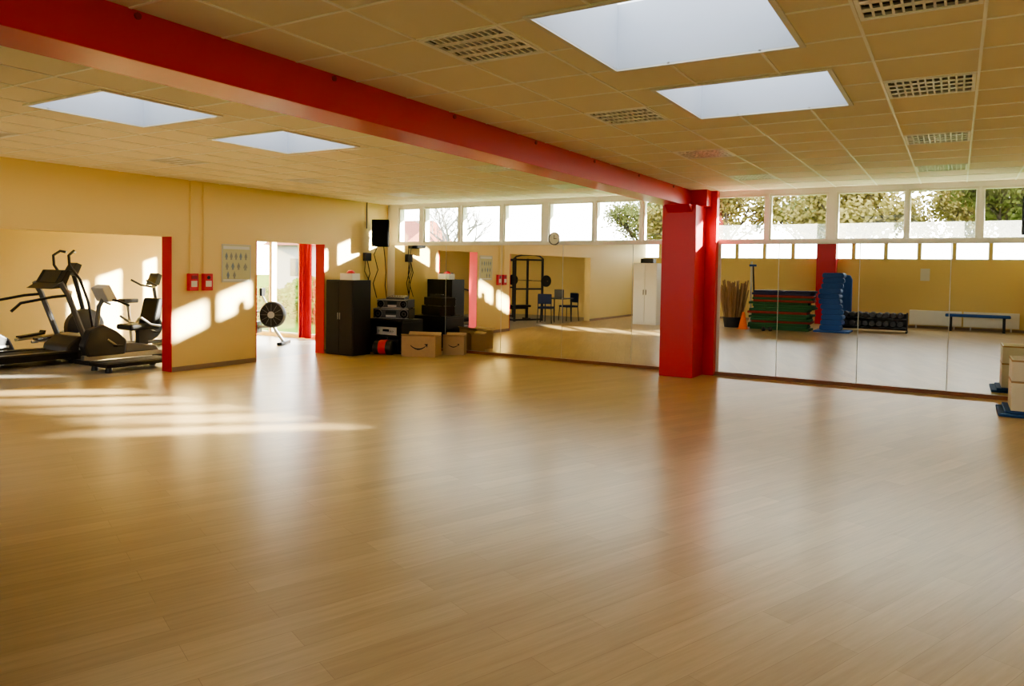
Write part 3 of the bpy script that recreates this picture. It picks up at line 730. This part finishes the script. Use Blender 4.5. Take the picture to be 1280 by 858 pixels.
# ------------------------------------------------------------------ storage boxes at the right edge
def crate(label, loc, rz, sx, sy, sz):
    t = thing('storage_box', label, 'box', loc, rz); a, b = sx/2, sy/2; w = .018
    m = MB(); m.box(-a,-b,0,a,b,w).box(-a,-b,w,a,-b+w,sz).box(-a,b-w,w,a,b,sz).box(-a,-b+w,w,-a+w,b-w,sz).box(a-w,-b+w,w,a,b-w,sz)
    m.build('box_body', M['cream'], t, .003)
    m = MB(); e = .004
    m.box(-a-e,-b-e,sz-.02,a+e,-b,sz).box(-a-e,b,sz-.02,a+e,b+e,sz).box(-a-e,-b,sz-.02,-a,b,sz).box(a,-b,sz-.02,a+e,b,sz); m.build('rim', M['rimwood'], t)
    return t
tag(MB().box(-.42,-.36,0,.42,.36,.035).build('exercise_mat', M['blue'], bev=.01, loc=(.88,10.46,0)), 'blue mat under the white boxes at the right edge', 'mat')
tag(MB().box(-.38,-.33,0,.38,.33,.03).build('exercise_mat', M['blue'], bev=.01, loc=(.90,10.50,.036)), 'second blue mat directly beneath the lower white box', 'mat')
crate('white wooden storage box with pale rim, lower one at the right edge', (.91,10.46,.068), 0, .66, .58, .34)
crate('white wooden storage box with pale rim, upper one at the right edge', (.91,10.47,.410), 0, .66, .56, .24)
tag(MB().lathe([(.07,0),(.09,.05),(.07,.12),(.03,.14)], (0,0,0), 'z', 16).build('massage_ball', mat('yellow_rubber', (.6,.5,.08), .5), smooth=True, loc=(.86,10.42,.430)), 'yellow rubber ball lying in the upper white box', 'ball')

# ------------------------------------------------------------------ outdoors
struct('ground', MB().box(-120,YF+.4,-.35,120,160,-.25).box(-120,-120,-.35,120,YB-.4,-.25), M['grass'])
def make_tree(label, leafm, seed, leaves, hgt=1.0, ls=.085, barkm=None):
    rnd = random.Random(seed)
    t = thing('tree', label, 'tree')
    wood = MB(); tips = []
    def br(p, d, L, r, lvl):
        n = 3; pts = [p]; q = p.copy(); dd = d.copy()
        for k in range(n):
            dd = (dd + Vector((rnd.uniform(-.18,.18), rnd.uniform(-.18,.18), rnd.uniform(-.05,.15)))).normalized()
            q = q + dd*L/n; pts.append(q.copy())
        wood.sweep(pts, r, 5 if lvl < 2 else 3, r*.55)
        if lvl >= 2: tips.extend(pts[1:])
        if lvl >= 5: return
        for k in range(3 if lvl else 5):
            a = rnd.uniform(0,2*PI); sp = rnd.uniform(.45,.95)
            nd = (dd + Vector((math.cos(a)*sp, math.sin(a)*sp, rnd.uniform(-.25,.35)))).normalized()
            st = pts[-1] if k < 2 else pts[2]
            br(st, nd, L*rnd.uniform(.6,.78), r*.6, lvl+1)
    br(Vector((0,0,0)), Vector((0,0,1)), 2.5*hgt, .2*hgt, 0)
    wood.build('trunk', barkm or M['bark'], t)
    if leaves:
        lf = MB()
        for k in range(leaves):
            p = rnd.choice(tips) + Vector([rnd.gauss(0,.28) for _ in range(3)])
            a = Vector([rnd.gauss(0,1) for _ in range(3)]).normalized()*ls; b_ = a.orthogonal().normalized()*ls
            lf.quad(p-a, p+b_, p+a, p-b_)
        lf.build('foliage', leafm, t)
    return t
ta = make_tree('', M['leaf'], 3, 7000); tb = make_tree('', M['leafg'], 11, 7500); tc_ = make_tree('', M['leaf'], 21, 0, barkm=M['barkp'])
spots = [(ta,-9.3,33,0,'autumn tree beyond the window right of the red column'),
 (tb,-6.4,42,1,'olive leaved tree beyond the second window right of the column'),
 (ta,-2.9,34,2,'leafy brown tree beyond the middle right window'),
 (ta,.2,46,3,'brown autumn tree beyond the third window from the right edge'),
 (tb,2.4,35,4,'olive green tree beyond the second window from the right edge'),
 (ta,7.0,45,5,'orange leaved tree beyond the rightmost window'),
 (tb,-15.8,42,1.5,'green tree beyond the window directly left of the red column'),
 (tc_,-24.5,34,.5,'bare thin tree beyond the third window from the left')]
used = set()
for o, x, y, rz, lab in spots:
    if o.name not in used:
        used.add(o.name); o.location = (x,y,-.3); o.rotation_euler = (0,0,rz); o['label'] = lab
    else: dup(o, (x,y,-.3), rz, lab)
def bush(label, loc, seed, sx, sz):
    rnd = random.Random(seed); t = thing('bush', label, 'bush', loc); lf = MB()
    for k in range(2600):
        v = Vector([rnd.gauss(0,1) for _ in range(3)]).normalized() * (rnd.random()**.4)
        p = Vector((v.x*sx, v.y*sx*.8, sz*.52 + v.z*sz*.5))
        a = Vector([rnd.gauss(0,1) for _ in range(3)]).normalized()*.07; b_ = a.orthogonal().normalized()*.05
        lf.quad(p-a, p+b_, p+a, p-b_)
    lf.build('foliage', M['bush'], t)
    st = MB()
    for k in range(6):
        a = k*1.05; st.rod((.05*math.cos(a),.05*math.sin(a),0),(.5*sx*math.cos(a),.5*sx*math.sin(a),sz*.7),.02,5,.008)
    st.build('stem', M['bark'], t)
bush('rounded green bush in the garden outside the doorway window, nearer the curtain', (-18.0,17.0,-.26), 5, 1.0, 1.5)
bush('lower green bush in the garden outside the doorway window, left one', (-20.6,17.6,-.26), 9, 1.1, 1.1)
t = thing('house', 'pale house with red tiled roof beyond the leftmost window', 'house', (-36.5,40,-.3), .2)
MB().box(-5,-4,0,5,4,3.4).build('wall', M['house'], t)
MB().prism([(-4.6,3.3),(4.6,3.3),(0,5.2)], 'x', -5.4, 5.4).build('roof', M['roof'], t)
for x in (-3,0,3): MB().box(x-.5,-4.03,1.2,x+.5,-4.0,2.4).build('window', M['screen'], t)

# ------------------------------------------------------------------ light
w = bpy.data.worlds.new('sky'); S.world = w; w.use_nodes = True; nt = w.node_tree
bg = nt.nodes['Background']; tc = nt.nodes.new('ShaderNodeTexCoord'); sp = nt.nodes.new('ShaderNodeSeparateXYZ'); cr = nt.nodes.new('ShaderNodeValToRGB')
nt.links.new(tc.outputs['Generated'], sp.inputs[0]); nt.links.new(sp.outputs['Z'], cr.inputs[0]); nt.links.new(cr.outputs[0], bg.inputs[0])
cr.color_ramp.elements[0].position = 0; cr.color_ramp.elements[0].color = (1,.96,.88,1)
cr.color_ramp.elements[1].position = .6; cr.color_ramp.elements[1].color = (.68,.76,.90,1)
bg.inputs[1].default_value = 6.3
sun = bpy.data.lights.new('sun', 'SUN'); so = bpy.data.objects.new('sun', sun); COL.objects.link(so)
sun.energy = 36; sun.angle = R_(1.3); sun.color = (1,.91,.76)
so.rotation_euler = Vector((-1.09,-1,-.345)).to_track_quat('-Z','Y').to_euler()
so.location = (10,25,10)
def portal(loc, rot, sx, sy):
    l = bpy.data.lights.new('window_light_portal', 'AREA'); l.shape = 'RECTANGLE'; l.size = sx; l.size_y = sy; l.cycles.is_portal = True
    o = bpy.data.objects.new('window_light_portal', l); COL.objects.link(o); o.location = loc; o.rotation_euler = rot
portal(((XL+1.9)/2, YF+.25, 2.44), (R_(-90),0,0), 11.8, .75)
portal((-3.9, YB-.25, 2.44), (R_(90),0,0), 11.2, .75)
portal((-12.3, YF+.3, 1.25), (R_(-90),0,0), 4.4, 2.5)

S.view_settings.view_transform = 'AgX'
S.view_settings.look = 'AgX - Medium High Contrast'
S.view_settings.exposure = 1.5
S.view_settings.gamma = 1.0
